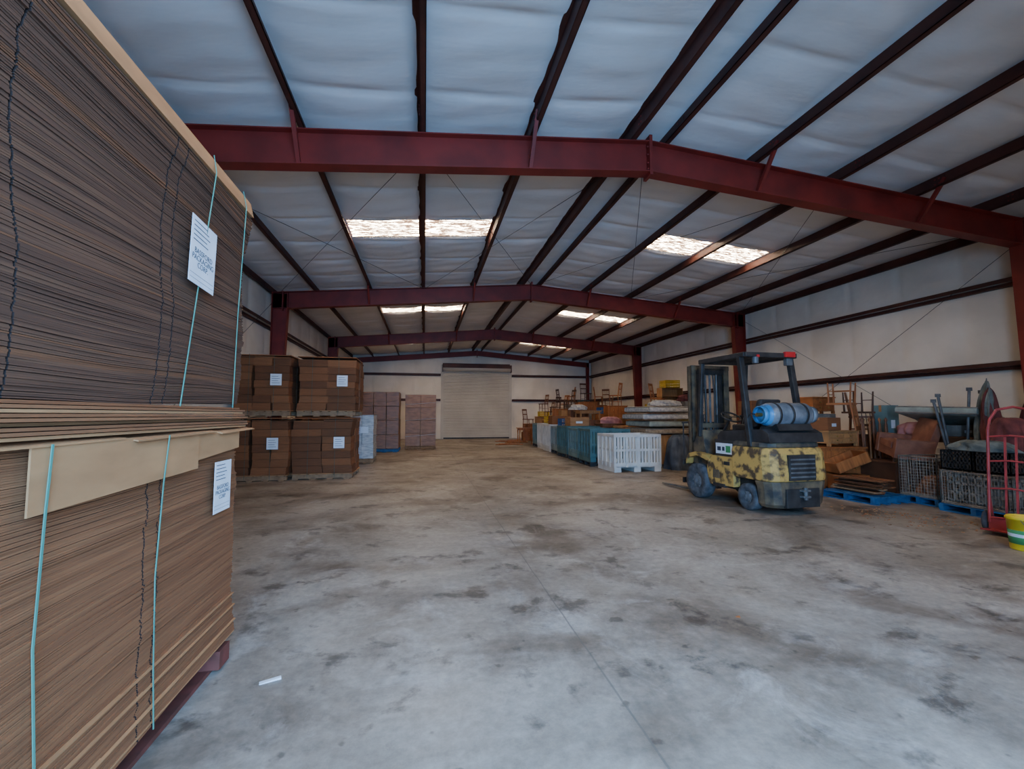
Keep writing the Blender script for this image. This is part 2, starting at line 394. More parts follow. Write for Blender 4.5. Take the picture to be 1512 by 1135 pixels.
# ------------------------------------------------------------------ pallets / bundles
def pallet_geo(m,x0,x1,y0,y1,z0,h,k):
    t=h*.16
    for i in range(3):
        y=y0+(y1-y0)*(.03+i*.455)
        m.box(x0,x1,y,y+.04*(y1-y0)+.03,z0+t,z0+h-t,k)
    n=7
    for i in range(n):
        xx=x0+(x1-x0)*i/n; w=(x1-x0)/n*.72
        m.box(xx,xx+w,y0,y1,z0+h-t,z0+h,k)
        if i%2==0: m.box(xx,xx+w,y0,y1,z0,z0+t,k)

def sheets_long(m, x0,x1,y0,y1,z0,z1,pitch,grooves,keys,profile,seed,jit=.0018,blk=17,bo=.005):
    rr=random.Random(seed); n=int((z1-z0)/pitch); base=[y0+(y1-y0)*i/22 for i in range(23)]
    drift=0; off=0; yo=0; k=keys[0][0]
    for i in range(n):
        f=i/n; z=z0+i*pitch
        if i%blk==0: off=rr.uniform(-bo,bo); yo=rr.uniform(-.02,.02)
        drift+=rr.uniform(-.003,.003); drift*=.97
        dx=profile(f)+off+rr.uniform(-jit,jit); ye=y1+yo+rr.uniform(-.007,.007)+profile(f)*1.2
        ns=[(y,0) for y in base]
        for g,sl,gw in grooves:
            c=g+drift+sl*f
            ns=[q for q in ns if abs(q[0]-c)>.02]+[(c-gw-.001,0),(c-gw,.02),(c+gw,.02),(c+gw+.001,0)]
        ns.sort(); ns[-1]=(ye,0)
        if rr.random()<.35: k=rr.choices(keys[0],keys[1])[0]
        vs=[]; fs=[]; fd=[]; th=pitch*(.93 if rr.random()<.85 else .72)
        ph=rr.uniform(0,6)
        for (y,ins) in ns:
            w=.012*math.sin(1.7*y+2.0+2*f)+.004*math.sin(5*y+9*f)
            xo=x1+dx-ins+.0015*math.sin(6*y+ph)
            vs+=[(x0,y,z+w),(xo,y,z+w),(xo,y,z+w+th),(x0,y,z+w+th)]
        for j in range(len(ns)-1):
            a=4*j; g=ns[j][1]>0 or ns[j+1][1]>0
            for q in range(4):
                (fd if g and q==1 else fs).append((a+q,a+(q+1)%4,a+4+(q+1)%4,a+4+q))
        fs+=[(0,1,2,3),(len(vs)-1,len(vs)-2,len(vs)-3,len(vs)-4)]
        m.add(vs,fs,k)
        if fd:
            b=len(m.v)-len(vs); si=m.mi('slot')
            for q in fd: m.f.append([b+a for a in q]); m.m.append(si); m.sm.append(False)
SX=-1.15
m=MB()
pallet_geo(m,-2.5,SX+.0,.55,3.17,0,.15,'palr')
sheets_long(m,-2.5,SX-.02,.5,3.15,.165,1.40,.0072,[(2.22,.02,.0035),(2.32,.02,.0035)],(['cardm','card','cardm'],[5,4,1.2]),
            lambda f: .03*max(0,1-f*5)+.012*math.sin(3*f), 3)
rr=random.Random(5)
for z,e in ((.17,.01),(.24,.015),(.33,.01),(.40,.004)):
    m.box(-2.5,SX+e,.5,3.17+e,z,z+.005,'cardl')
m.obj('flattened_carton_stack')
m=MB()
for i in range(9):
    z=1.425+i*.0135
    m.box(-2.52,SX+.015+rr.uniform(-.015,.025),.5,3.16+rr.uniform(-.02,.06),z,z+.0105,('cardl','cardm','card')[i%3])
for (ya_,yb_,o,dz) in ((.7,2.0,.03,.03),(2.05,2.75,.045,.03),(2.8,3.28,.05,.03)):
    m.hexa([(SX-.1,ya_,1.424),(SX+o,ya_,1.424-dz),(SX+o,yb_,1.424-dz*.6),(SX-.1,yb_,1.424),(SX-.1,ya_,1.43),(SX+o,ya_,1.43-dz),(SX+o,yb_,1.43-dz*.6),(SX-.1,yb_,1.43)],'cardl')
m.hexa([(SX+.018,1.58,1.20),(SX+.024,1.58,1.20),(SX+.030,2.58,1.23),(SX+.026,2.58,1.23),(SX+.018,1.58,1.41),(SX+.024,1.58,1.41),(SX+.030,2.58,1.41),(SX+.026,2.58,1.41)],'cardl')
m.hexa([(SX+.014,2.3,1.25),(SX+.018,2.3,1.25),(SX+.026,3.1,1.30),(SX+.022,3.1,1.30),(SX+.014,2.3,1.41),(SX+.018,2.3,1.41),(SX+.026,3.1,1.41),(SX+.022,3.1,1.41)],'cardl')
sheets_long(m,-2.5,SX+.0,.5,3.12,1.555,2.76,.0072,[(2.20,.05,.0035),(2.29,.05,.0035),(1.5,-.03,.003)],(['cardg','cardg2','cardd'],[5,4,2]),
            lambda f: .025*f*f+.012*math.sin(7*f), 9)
m.hexa([(-2.5,.5,2.79),(SX+.045,.5,2.77),(SX+.05,3.13,2.77),(-2.5,3.13,2.79),(-2.5,.5,2.86),(SX+.02,.5,2.87),(SX+.03,3.13,2.86),(-2.5,3.13,2.86)],'cardl')
for z0 in (2.875,2.89): m.box(-2.45,SX-.03,.5,3.1,z0,z0+.01,'cardm')
m.obj('flattened_carton_stack')
m=MB()
def strapp(pts,w=.008):
    for a,b in zip(pts,pts[1:]): m.bar(a,b,.003,w,'strap',up=(0,1,0))
strapp([(SX+.04,2.58,2.87),(SX+.06,2.57,2.77),(SX+.04,2.47,2.1),(SX+.035,2.37,1.54)],.006)
strapp([(SX+.04,2.98,2.87),(SX+.06,2.98,2.77),(SX+.04,2.97,2.1),(SX+.035,2.96,1.54)],.006)
strapp([(SX+.047,2.27,1.41),(SX+.032,2.27,1.2),(SX+.012,2.28,.8),(SX+.018,2.29,.4),(SX+.03,2.29,.16)],.006)
strapp([(SX+.036,1.64,1.41),(SX+.028,1.64,1.2),(SX+.012,1.65,.8),(SX+.018,1.68,.4),(SX+.03,1.70,.16)])
m.obj('green_strapping')
def label(y0,y1,z0,z1,x,tilt,text):
    e=bpy.data.objects.new('shipping_label',None); bpy.context.collection.objects.link(e)
    e.location=(x,(y0+y1)/2,(z0+z1)/2); e.rotation_euler=(tilt,0,0)
    w=y1-y0; h=z1-z0
    mm=MB(); mm.box(-.001,.001,-w/2,w/2,-h/2,h/2,'paper')
    for i in range(5): mm.box(.0012,.0016,-w*.42,w*(.1+.06*(i%3)),h*(.42-.07*i),h*(.435-.07*i),'ink')
    for i in range(2): mm.box(.0012,.0016,-w*.46,w*.46,-h*(.36+.07*i),-h*(.355+.07*i),'ink')
    mm.obj('sheet',parent=e)
    for i,t in enumerate(text):
        cu=bpy.data.curves.new('print','FONT'); cu.body=t; cu.size=w*.15; cu.align_x='CENTER'; cu.extrude=.0003
        o=bpy.data.objects.new('print_%d'%(i+1),cu); bpy.context.collection.objects.link(o); cu.materials.append(M['ink'])
        o.parent=e; o.location=(.0022,0,-h*.04-h*.1*i); o.rotation_euler=(rad(90),0,rad(90))
label(2.36,2.62,2.13,2.46,SX+.05,rad(-3),['BASSFORD','PACKAGING','CORP.'])
label(2.76,2.97,.96,1.24,SX+.035,rad(0),['BASSFORD','PACKAGING','CORP.'])

def carton_bundle(x0,x1,y0,y1,z0,h,seed,sub=3,pal='palw'):
    rr=random.Random(seed); m=MB(); pallet_geo(m,x0,x1,y0,y1,z0,.13,pal)
    W=(x1-x0)/sub; pitch=.0155; zt=z0+h
    for b in range(sub):
        for c in range(2):
            lean=rr.uniform(-.05,.05); k='card'
            n=int((h-.16-rr.uniform(0,.05))/pitch); off=0
            for i in range(n):
                f=i/n
                if i%11==0: off=rr.uniform(-.014,.014); k=rr.choice(('card','cardm','cardd','card','cardd'))
                j=rr.uniform(-.003,.003); sh=lean*math.sin(f*3)+off+j
                fl=.02*abs(f-.4)
                a=x0+b*W+.010+sh-fl; bb=x0+(b+1)*W-.014+sh+fl
                cy0=y0+c*(y1-y0)/2+.005+rr.uniform(-.003,.003)+off; cy1=cy0+(y1-y0)/2-.02
                z=z0+.135+i*pitch
                m.box(a,bb,cy0,cy1,z,z+pitch*(.95 if i%11 else .6),k)
    m.box(x0-.01,x1+.02,y0-.015,y1,z0+.126,z0+.138,'cardl')
    m.box(x0,x1,y0-.01,y1,zt-.03,zt-.012,'cardm')
    for fx in (.25,.7):
        xx=x0+(x1-x0)*fx; m.box(xx,xx+.007,y0-.03,y0-.026,z0+.05,zt,'strapd')
    m.box(x1+.035,x1+.038,y0+.4,y0+.408,z0+.05,zt,'strapd')
    lx=x1-.42; lz=z0+h*.50
    m.box(lx,lx+.24,y0-.04,y0-.036,lz,lz+.26,'paper')
    for q in range(4): m.box(lx+.03,lx+.2-.03*(q%2),y0-.042,y0-.041,lz+.05+.05*q,lz+.058+.05*q,'ink')
    m.obj('carton_bundle')
carton_bundle(-2.98,-1.66,11.35,12.6,0,1.44,1,2)
carton_bundle(-2.92,-1.62,11.35,12.6,1.46,1.42,2,2)
carton_bundle(-4.22,-3.06,11.2,12.5,0,1.44,3,3)
carton_bundle(-4.2,-3.03,11.2,12.5,1.46,1.42,4,3)

def wrapped(name,x0,x1,y0,y1,h,mk,pal,seed,cols=3,rows=4,lab=True,band='wrap2'):
    rr=random.Random(seed); m=MB(); pallet_geo(m,x0,x1,y0,y1,0,.14,pal)
    W=(x1-x0)/cols; Hh=(h-.15)/rows
    for c in range(cols):
        for d in range(2):
            for r_ in range(rows):
                e=rr.uniform(0,.012); D=(y1-y0)/2
                m.box(x0+c*W+e,x0+(c+1)*W-e,y0+d*D+e,y0+(d+1)*D-e,.145+r_*Hh+.003,.145+(r_+1)*Hh-.003,mk)
    for r_ in (1,3,5):
        z=.2+(h-.3)*r_/6; m.hexa([(x0-.012,y0-.012,z),(x1+.012,y0-.012,z+.1),(x1+.012,y1+.012,z),(x0-.012,y1+.012,z-.05),(x0-.012,y0-.012,z+.015),(x1+.012,y0-.012,z+.115),(x1+.012,y1+.012,z+.015),(x0-.012,y1+.012,z-.035)],band)
    if lab: m.box(x1-.4,x1-.15,y0-.018,y0-.014,h*.62,h*.62+.2,'paper')
    m.obj(name,bevel=.012)
wrapped('wrapped_pallet_load',-2.5,-1.0,18.9,20.3,2.42,'wrap','palb',1,3,4,False)
wrapped('wrapped_pallet_load',-.82,.5,20.3,21.7,2.38,'wrap2','palw',2,2,4,False,'wrapw')
wrapped('film_wrapped_bin_load',-2.25,-1.55,14.8,15.8,1.5,'wrapw','palw',3,2,3,True,'wrapw')
wrapped('wrapped_pallet_load',-3.9,-2.7,18.9,20.3,2.42,'wrap','palw',4,3,5,False)
wrapped('wrapped_pallet_load',-3.9,-2.45,15.0,16.4,1.6,'wrap','palw',5,3,3,False)

# ------------------------------------------------------------------ plastic bins
def plastic_bin(x0,y0,w,d,h,k,rz=0,base=0.0):
    m=MB()
    if base: pallet_geo(m,0,w,0,d,0,base,'black')
    zb0=.12+base
    for fx in (0,.42,.86):
        m.box(w*fx,w*fx+.14*w,0,d,base,zb0,k)
    m.box(0,w,0,d,zb0,zb0+.03,k)
    def side(T):
        m.T=T[0]; Lw=T[1]
        m.box(0,Lw,0,.03,zb0,zb0+.12,k); m.box(-.01,Lw+.01,-.012,.035,h-.07,h,k)
        m.box(0,Lw,.004,.03,h*.55,h*.61,k)
        n=int(Lw/.085)
        for i in range(n+1):
            x=i*(Lw-.035)/n; m.box(x,x+.052,.006,.026,zb0+.1,h-.05,k)
        for i in range(5):
            x=i*(Lw-.05)/4; m.box(x,x+.05,-.012,.03,zb0,h-.02,k)
    side((Matrix.Identity(4),w))
    side((Matrix.Translation((0,d,0))@Matrix.Rotation(rad(-90),4,'Z'),d))
    side((Matrix.Translation((w,0,0))@Matrix.Rotation(rad(90),4,'Z'),d))
    side((Matrix.Translation((w,d,0))@Matrix.Rotation(rad(180),4,'Z'),w))
    m.T=Matrix.Identity(4)
    m.obj('plastic_bulk_bin',loc=(x0,y0,0),rz=rz)

# ------------------------------------------------------------------ furniture functions
def dresser(x,y,z,w,d,h,k='wood1',cols=2,rows=3,rz=0,rot=None,name='dresser'):
    m=MB()
    m.box(-w/2,w/2,-d/2+.02,d/2,.06,h-.03,k); m.box(-w/2-.02,w/2+.02,-d/2-.01,d/2+.0,h-.03,h,k)
    for sx in (-1,1):
        for sy in (-1,1): m.box(sx*(w/2-.03)-.03,sx*(w/2-.03)+.03,sy*(d/2-.04)-.03,sy*(d/2-.04)+.03,0,.07,k)
    for r_ in range(rows):
        for c in range(cols):
            a=-w/2+.03+c*(w-.06)/cols; b=a+(w-.06)/cols-.015; z0=.09+r_*(h-.15)/rows; z1=z0+(h-.15)/rows-.015
            m.box(a,b,-d/2,-d/2+.02,z0,z1,k)
            for q in (.3,.7) if cols<2 else (.5,):
                xx=a+(b-a)*q; m.cyl((xx,-d/2,(z0+z1)/2),(xx,-d/2-.025,(z0+z1)/2),.014,'brass',8)
    return m.obj(name,(x,y,z),rz,rot,bevel=.006)
def chair(x,y,z,k='wood2',rz=0,rot=None,seatk=None):
    m=MB()
    for sx in (-1,1):
        m.cyl((sx*.19,-.19,0),(sx*.18,-.18,.44),.014,k,8,.022); m.cyl((sx*.19,.22,0),(sx*.18,.19,.45),.015,k,8,.02)
        m.cyl((sx*.18,.19,.45),(sx*.19,.27,1.0),.02,k,8,.015)
        m.cyl((sx*.187,-.187,.18),(sx*.187,.2,.18),.01,k,6)
    m.cyl((-.187,-.187,.25),(.187,-.187,.25),.01,k,6)
    m.box(-.22,.22,-.22,.22,.43,.47,seatk or k)
    m.bar((-.2,.265,.96),(.2,.265,.96),.02,.09,k); m.bar((-.19,.235,.72),(.19,.235,.72),.015,.05,k)
    for i in range(4): m.cyl((-.12+.08*i,.2,.47),(-.12+.08*i,.262,.93),.008,k,6)
    return m.obj('wooden_chair',(x,y,z),rz,rot)
def carton(x,y,z,w,d,h,k='cardm',rz=0,name='cardboard_box'):
    m=MB(); m.box(-w/2,w/2,-d/2,d/2,0,h,k); m.box(-w/2,w/2,-.004-0,.004,h,h+.003,'cardd'); m.box(-w/2-.001,w/2+.001,-.03,.03,h*.8,h+.002,'cardl')
    m.box(-w*.2,w*.15,-d/2-.002,-d/2,h*.3,h*.55,'paper')
    return m.obj(name,(x,y,z),rz,bevel=.006)
def mattress(x,y,z,w,d,h,k,rz=0,rot=None):
    m=MB()
    def top(s):
        def f(u,v):
            ex=min(u,1-u,v,1-v); q=.012*abs(math.sin(u*9*math.pi)*math.sin(v*9*math.pi))
            return ((u-.5)*w,(v-.5)*d,h/2+s*(h/2-.02+q if ex>0 else h/2-.03))
        return f
    m.grid(top(1),36,36,k); m.grid(top(-1),36,36,k)
    pr=[(0,.03),(.015,.06),(.02,h/2),(.015,h-.06),(0,h-.03)]
    def ring(o,zz): return [(-w/2-o,-d/2-o,zz),(w/2+o,-d/2-o,zz),(w/2+o,d/2+o,zz),(-w/2-o,d/2+o,zz)]
    vs=[]; fs=[]
    for o,zz in pr: vs+=ring(o,zz)
    for i in range(len(pr)-1):
        for q in range(4): fs.append((4*i+q,4*i+(q+1)%4,4*i+4+(q+1)%4,4*i+4+q))
    m.add(vs,fs,k)
    for zz in (.035,h-.035):
        c=ring(.008,zz); m.tube([c[0],c[1],c[2],c[3],c[0]],.012,'clutter',6)
    return m.obj('mattress',(x,y,z),rz,rot)
def crate(x,y,z,w,d,h,k,rz=0,name='plastic_crate'):
    m=MB(); m.box(-w/2,w/2,-d/2,d/2,0,.02,k)
    for zz in (0,h*.33,h*.66,h-.035):
        m.box(-w/2,w/2,-d/2,-d/2+.015,zz,zz+.035,k); m.box(-w/2,w/2,d/2-.015,d/2,zz,zz+.035,k)
        m.box(-w/2,-w/2+.015,-d/2,d/2,zz,zz+.035,k); m.box(w/2-.015,w/2,-d/2,d/2,zz,zz+.035,k)
    for i in range(9):
        a=-w/2+i*(w-.02)/8; m.box(a,a+.02,-d/2,-d/2+.012,0,h,k); m.box(a,a+.02,d/2-.012,d/2,0,h,k)
        a=-d/2+i*(d-.02)/8; m.box(-w/2,-w/2+.012,a,a+.02,0,h,k); m.box(w/2-.012,w/2,a,a+.02,0,h,k)
    return m.obj(name,(x,y,z),rz)
def lump(name,x,y,z,w,d,h,k,seed,amp=.12):
    rr=random.Random(seed); ph=[rr.uniform(0,6) for _ in range(6)]; m=MB()
    def f(u,v):
        a=2*math.pi*u; b=math.pi/2*v
        q=1+amp*math.sin(5*a+ph[0]+3*b)*math.cos(b)+amp*.6*math.sin(11*a+ph[1])*math.cos(b)+amp*.5*math.sin(3*a+7*b+ph[2])
        c=math.cos(b)**.5*q; return (w/2*c*math.cos(a),d/2*c*math.sin(a),h*math.sin(b)*(1+.08*math.sin(4*a+ph[3])*math.cos(b)))
    m.grid(f,72,24,k); return m.obj(name,(x,y,z))
def table(x,y,z,w,d,h,k,rot=None,rz=0):
    m=MB(); m.box(-w/2,w/2,-d/2,d/2,h-.035,h,k); m.box(-w/2+.05,w/2-.05,-d/2+.05,d/2-.05,h-.12,h-.035,k)
    for sx in (-1,1):
        for sy in (-1,1):
            m.rev([(.02,0),(.022,.1),(.035,.3),(.022,.42),(.038,h-.2),(.035,h-.04)] if h>.65 else [(.02,0),(.035,h*.5),(.035,h-.04)],(sx*(w/2-.08),sy*(d/2-.08),0),(0,0,1),k,10)
    return m.obj('wooden_table',(x,y,z),rz,rot)
def bookcase(x,y,z,w,d,h,k,rz=0,rot=None):
    m=MB(); m.box(-w/2,-w/2+.025,-d/2,d/2,0,h,k); m.box(w/2-.025,w/2,-d/2,d/2,0,h,k); m.box(-w/2,w/2,d/2-.01,d/2,0,h,k)
    for i in range(4): zz=.02+i*(h-.05)/3; m.box(-w/2,w/2,-d/2,d/2,zz,zz+.025,k)
    return m.obj('bookcase',(x,y,z),rz,rot,bevel=.004)
def armchair(x,y,z,k,rz=0,rot=None,sc=.8):
    m=MB(); m.T=Matrix.Scale(sc,4)
    m.box(-.36,.36,-.34,.36,.12,.30,k); m.box(-.27,.27,-.36,.28,.30,.45,k)
    for sx in (-1,1):
        m.box(sx*.39-.07,sx*.39+.07,-.36,.36,.12,.55,k)
    m.hexa([(-.36,.22,.3),(.36,.22,.3),(.36,.4,.3),(-.36,.4,.3),(-.36,.38,1.0),(.36,.38,1.0),(.36,.5,1.0),(-.36,.5,1.0)],k)
    for sx in (-1,1):
        for sy in (-1,1): m.cyl((sx*.33,sy*.3,.0),(sx*.33,sy*.3,.12),.025,'woodd',8)
    return m.obj('armchair',(x,y,z),rz,rot,bevel=.025)

plastic_bin(4.88,11.25,1.33,1.1,.98,'white',rad(1))
yy=12.62
for i,(k,hh,bs) in enumerate((('teal',1.08,.13),('teal2',1.06,.13),('teal',1.1,.13),('tealg',1.05,.13),('white',1.1,0),('white',1.12,0),('teal2',1.1,.13))):
    plastic_bin(4.74+.07*i,yy,1.22,1.08,hh,k,rad(R.uniform(-3,3)),bs); yy+=1.34
carton(5.45,15.85,1.102,.7,.6,.3,'cardl'); crate(5.5,17.2,1.05,.6,.5,.3,'blue'); carton(5.6,18.55,1.1,.8,.6,.35,'cardm'); crate(5.65,19.9,1.12,.6,.5,.3,'bply')

dresser(6.85,12.9,0,.95,1.2,.9,'wood3',2,3); dresser(7.85,12.9,0,.95,1.2,.9,'wood2',2,3)
zz=.92
for i,(w,k) in enumerate(((1.9,'matto'),(1.85,'mattg'),(1.95,'mattw'),(1.8,'mattw'))):
    mattress(7.3+.05*(i%2)-.03*i,13.0,zz,w,1.45,.2,k,rz=rad((-2,1.5,-1,4)[i])); zz+=.212
lump('folded_bedding',7.2,12.8,zz+.001,1.0,.8,.18,'mattw',4)
lump('blue_tarp_heap',6.95,11.6,0,.75,.7,.95,'tarp',8,.1)
carton(7.8,11.5,0,.6,.5,.6,'cardm'); carton(7.8,11.5,.61,.5,.45,.45,'cardl')
rr=random.Random(21)
cells=[]
y=15.2
while y<26.5:
    for x in (7.0,8.3,9.5): cells.append((x,y))
    y+=1.25
for (x,y) in cells:
    z=0; tgt=rr.uniform(1.25,1.75) + (.3 if x>8 else 0)
    first=True
    while z<tgt-.25:
        c=rr.choice(('d','d','t','b','c','c','k')) if not first else rr.choice(('d','d','b','c'))
        wk=rr.choice(('wood1','wood3','wood1','wood2','cardm'))
        if c=='d': h=rr.uniform(.55,.85); dresser(x,y,z,rr.uniform(.85,1.05),.55,h,wk if wk!='cardm' else 'wood1',rr.choice((1,2)),rr.choice((2,3)),rz=0); z+=h+.001
        elif c=='t': h=.5; table(x,y,z,1.0,.8,h,wk); z+=h+.001
        elif c=='b': h=rr.uniform(.7,1.0); bookcase(x,y,z,.9,.4,h,wk if wk!='cardm' else 'wood3'); z+=h+.001
        elif c=='c': h=rr.uniform(.35,.5); carton(x,y,z,rr.uniform(.6,.9),.6,h,rr.choice(('cardm','cardl','clutter'))); z+=h+.004
        else: h=.3; crate(x,y,z,.6,.5,h,rr.choice(('blue','bply','teal','white','black'))); z+=h+.001
        first=False
    t=rr.random()
    if t<.35: chair(x,y,z,rr.choice(('wood1','wood2','woodd')),rz=rr.uniform(0,6))
    elif t<.5: lump('bedding_heap',x,y,z+.001,.8,.5,.25,rr.choice(('pink','mattw','mattg','burg')),rr.randint(0,99))
    elif t<.65: crate(x,y,z,.6,.5,.3,rr.choice(('blue','bply','teal')))
for (x,y,a) in ((4.9,24.2,.4),(4.6,25.2,-.2),(5.2,26,.7),(4.2,22.6,.1)):
    m=MB(); m.box(-.7,.7,-.08,.08,0,.03,'wood1'); m.box(-.6,.75,.12,.24,0,.03,'wood3'); m.box(-.5,.5,-.2,.2,.031,.06,'wood1'); m.obj('loose_boards',(x,y,0),a)
chair(5.7,22.8,0,'wood1',2.0); table(5.5,24.0,0,1.2,.7,.8,'wood1'); chair(5.5,24.0,.802,'wood2',.7); carton(5.9,26,0,.6,.5,.5,'cardm'); dresser(5.9,25.1,0,.8,.5,1.0,'wood1',1,4)

# right pile near forklift
dresser(8.35,8.1,0,.95,.6,.85,'wood1',2,3,rz=rad(-8))
dresser(8.4,8.15,.855,.8,.5,.32,'wood3',2,2,rz=rad(6))
carton(8.22,8.15,1.18,.40,.4,.26,'cardm',.2)
dresser(9.45,8.45,0,1.0,.6,1.0,'wood2',2,4,rz=rad(-4))
dresser(8.4,9.3,0,1.0,.6,.9,'wood2',2,3); carton(8.2,9.3,.905,.5,.5,.5,'cardm'); carton(8.75,9.3,.905,.45,.5,.75,'wood2'); carton(8.2,9.3,1.41,.5,.45,.35,'cardl')
carton(9.3,9.4,0,.6,.6,.8,'cardl')
dresser(8.4,10.4,0,1.0,.7,1.0,'wood3',2,3); dresser(9.5,10.4,0,1.0,.7,1.2,'wood1',2,4)
table(8.45,10.4,1.003,.9,.6,.5,'wood2'); carton(8.4,10.4,1.505,.6,.5,.35,'cardm')
chair(8.72,8.2,1.18+1.0,'wood1',rot=(rad(180),0,rad(30)))
chair(9.35,8.4,1.0+1.0,'woodd',rot=(rad(180),0,rad(-20)))
chair(9.65,8.6,1.0,'wood2',rot=(0,0,rad(40)))
carton(9.85,8.2,1.003,.3,.3,.7,'teal2')
crate(9.3,9.4,.81,.6,.5,.35,'black'); carton(9.3,9.4,1.17,.5,.5,.35,'clutter'); dresser(9.3,9.4,1.525,.6,.4,.4,'wood1',1,2)
m=MB()
rr=random.Random(12)
for i in range(9):
    x=-.36+.09*i; t=rr.uniform(-.04,.04)
    m.rev([(.0,0),(.022,0),(.022,.3),(.012,.34),(.026,.5),(.014,.85),(.024,1.05),(.022,1.3),(.012,1.34),(.03,1.4),(.0,1.45)],(x,rr.uniform(-.03,.03),0),(t,rr.uniform(-.03,.03),1),'wood2' if i%3 else 'wood1',10)
m.obj('turned_bed_posts',(9.2,7.93,.0),rad(-5))
m=MB(); m.box(-.32,.32,-.24,.24,0,.015,'wood3')
for a in ((-.32,.32,-.24,-.225),(-.32,.32,.225,.24),(-.32,-.305,-.24,.24),(.305,.32,-.24,.24)): m.box(*a,0,.2,'wood1')
m.obj('loose_drawer',(8.1,7.55,.5),rot=(rad(0),rad(-22),rad(-15)))
dresser(8.16,7.62,0,.55,.36,.34,'wood1',1,2,rz=rad(-12),name='nightstand')
dresser(9.1,7.35,0,1.0,.75,.62,'woodd',2,2,rz=rad(-3)); armchair(9.02,7.25,.62,'leather',rot=(rad(-6),rad(8),rad(-118)),sc=.85)
table(10.0,7.1,0,.9,1.4,1.1,'wood2'); lump('pink_blanket',9.9,7.6,1.102,.7,.6,.25,'pink',3)
carton(9.8,6.9,1.105,.5,.5,.2,'clutter')
mattress(9.75,6.85,1.36,1.15,1.25,.18,'mattg',rot=(rad(2),rad(14),rad(6)))
m=MB(); pallet_geo(m,-.42,.42,-.5,.5,0,.13,'palb'); m.obj('blue_pallet',(7.72,6.9,0),rad(6))
m=MB()
rr=random.Random(4)
for i in range(16):
    a=rr.uniform(-.18,.18); L_=rr.uniform(.3,.42); xx=rr.uniform(-.18,.18); z=.0+.032*(i//2)
    m.cbox((xx,rr.uniform(-.05,.05),z+.012),(.16,L_*2,.022),rr.choice(('wood2','palw','woodd')),(0,0,a))
m.obj('scrap_boards',(7.7,6.9,.135),rad(6))
def wire_cage(name,x,y,z,w,d,h,k,sp=.05,r=.0028,rz=0):
    m=MB()
    def panel(o,u,v,lu,lv):
        o=Vector(o); u=Vector(u); v=Vector(v)
        for i in range(int(lu/sp)+1): a=o+u*min(i*sp,lu); m.cyl(a,a+v*lv,r,k,4,cap=False)
        for i in range(int(lv/sp)+1): a=o+v*min(i*sp,lv); m.cyl(a,a+u*lu,r,k,4,cap=False)
        for p,q in ((o,o+u*lu),(o+v*lv,o+v*lv+u*lu),(o,o+v*lv),(o+u*lu,o+u*lu+v*lv)): m.cyl(p,q,.008,k,6)
    for o,u,l in (((-w/2,-d/2,0),(1,0,0),w),((-w/2,d/2,0),(1,0,0),w),((-w/2,-d/2,0),(0,1,0),d),((w/2,-d/2,0),(0,1,0),d)): panel(o,u,(0,0,1),l,h)
    panel((-w/2,-d/2,.02),(1,0,0),(0,1,0),w,d)
    return m.obj(name,(x,y,z),rz)
m=MB(); pallet_geo(m,-.42,.42,-.32,.32,0,.12,'palb'); m.obj('blue_pallet',(8.62,6.35,0))
wire_cage('wire_basket',8.62,6.35,.13,.84,.6,.66,'wire')
lump('hose_bundle',8.6,6.35,.16,.55,.4,.3,'wood2',9)
m=MB(); pallet_geo(m,-.55,.55,-.47,.47,0,.12,'palb'); m.obj('blue_pallet',(8.55,5.42,0))
wire_cage('wire_basket',8.55,5.42,.13,1.06,.9,.5,'wire',.04)
crate(8.5,5.42,.16,.9,.76,.42,'clutter',name='plastic_crate')
lump('folded_tarpaulin',8.5,5.42,.19,.75,.6,.3,'clutter',31,.05)
crate(8.28,5.2,.65,.46,.42,.3,'black'); crate(8.28,5.66,.65,.46,.42,.3,'black'); crate(8.8,5.42,.65,.5,.6,.3,'black')
lump('dark_cloth_heap',8.28,5.45,.955,.42,.8,.16,'umb',17,.1)
lump('burgundy_cloth_heap',8.82,5.45,.955,.46,.5,.5,'burg',15,.1)
carton(9.95,5.9,0,.7,.6,.8,'wood2'); carton(9.95,5.9,.805,.6,.5,.5,'cardm'); carton(9.9,5.1,0,.8,.7,.7,'cardm'); crate(9.9,5.1,.71,.6,.5,.32,'teal')
def umbrella(x,y,L_,k,rot,name='patio_umbrella',r0=.085):
    m=MB(); m.cyl((0,0,0),(0,0,L_),.019,'grey',10)
    z0=L_*.45
    def f(u,v):
        a=2*math.pi*u; prof=(.75+.25*math.sin(math.pi*min(1,v*2))) if v<.5 else .75-.35*(v-.5)*2
        rr_=(r0*prof*(1-v**14)+.014)*(1+.22*math.cos(6*a+v*4)+.12*math.sin(3*a+5*v))
        z=z0+(L_-z0)*v - (.10*math.cos(6*a+1)+.06*math.sin(3*a) if v<.04 else 0)
        return (rr_*math.cos(a)+.03*math.sin(6*v),rr_*math.sin(a)+.02*math.sin(4*v),z)
    m.grid(f,72,24,k); m.cyl((0,0,L_),(0,0,L_+.05),.012,'grey',8,.006)
    return m.obj(name,(x,y,0.0),rot=rot)
umbrella(9.36,6.24,2.08,'umb',(rad(4),rad(2),0),r0=.09); umbrella(9.45,6.08,1.95,'umb',(rad(6),rad(-9),0),r0=.07)
umbrella(9.3,5.84,1.95,'burg',(rad(-3),rad(-2),0),r0=.13); umbrella(9.36,5.62,1.9,'burg',(rad(4),rad(3),0),r0=.13)
m=MB()
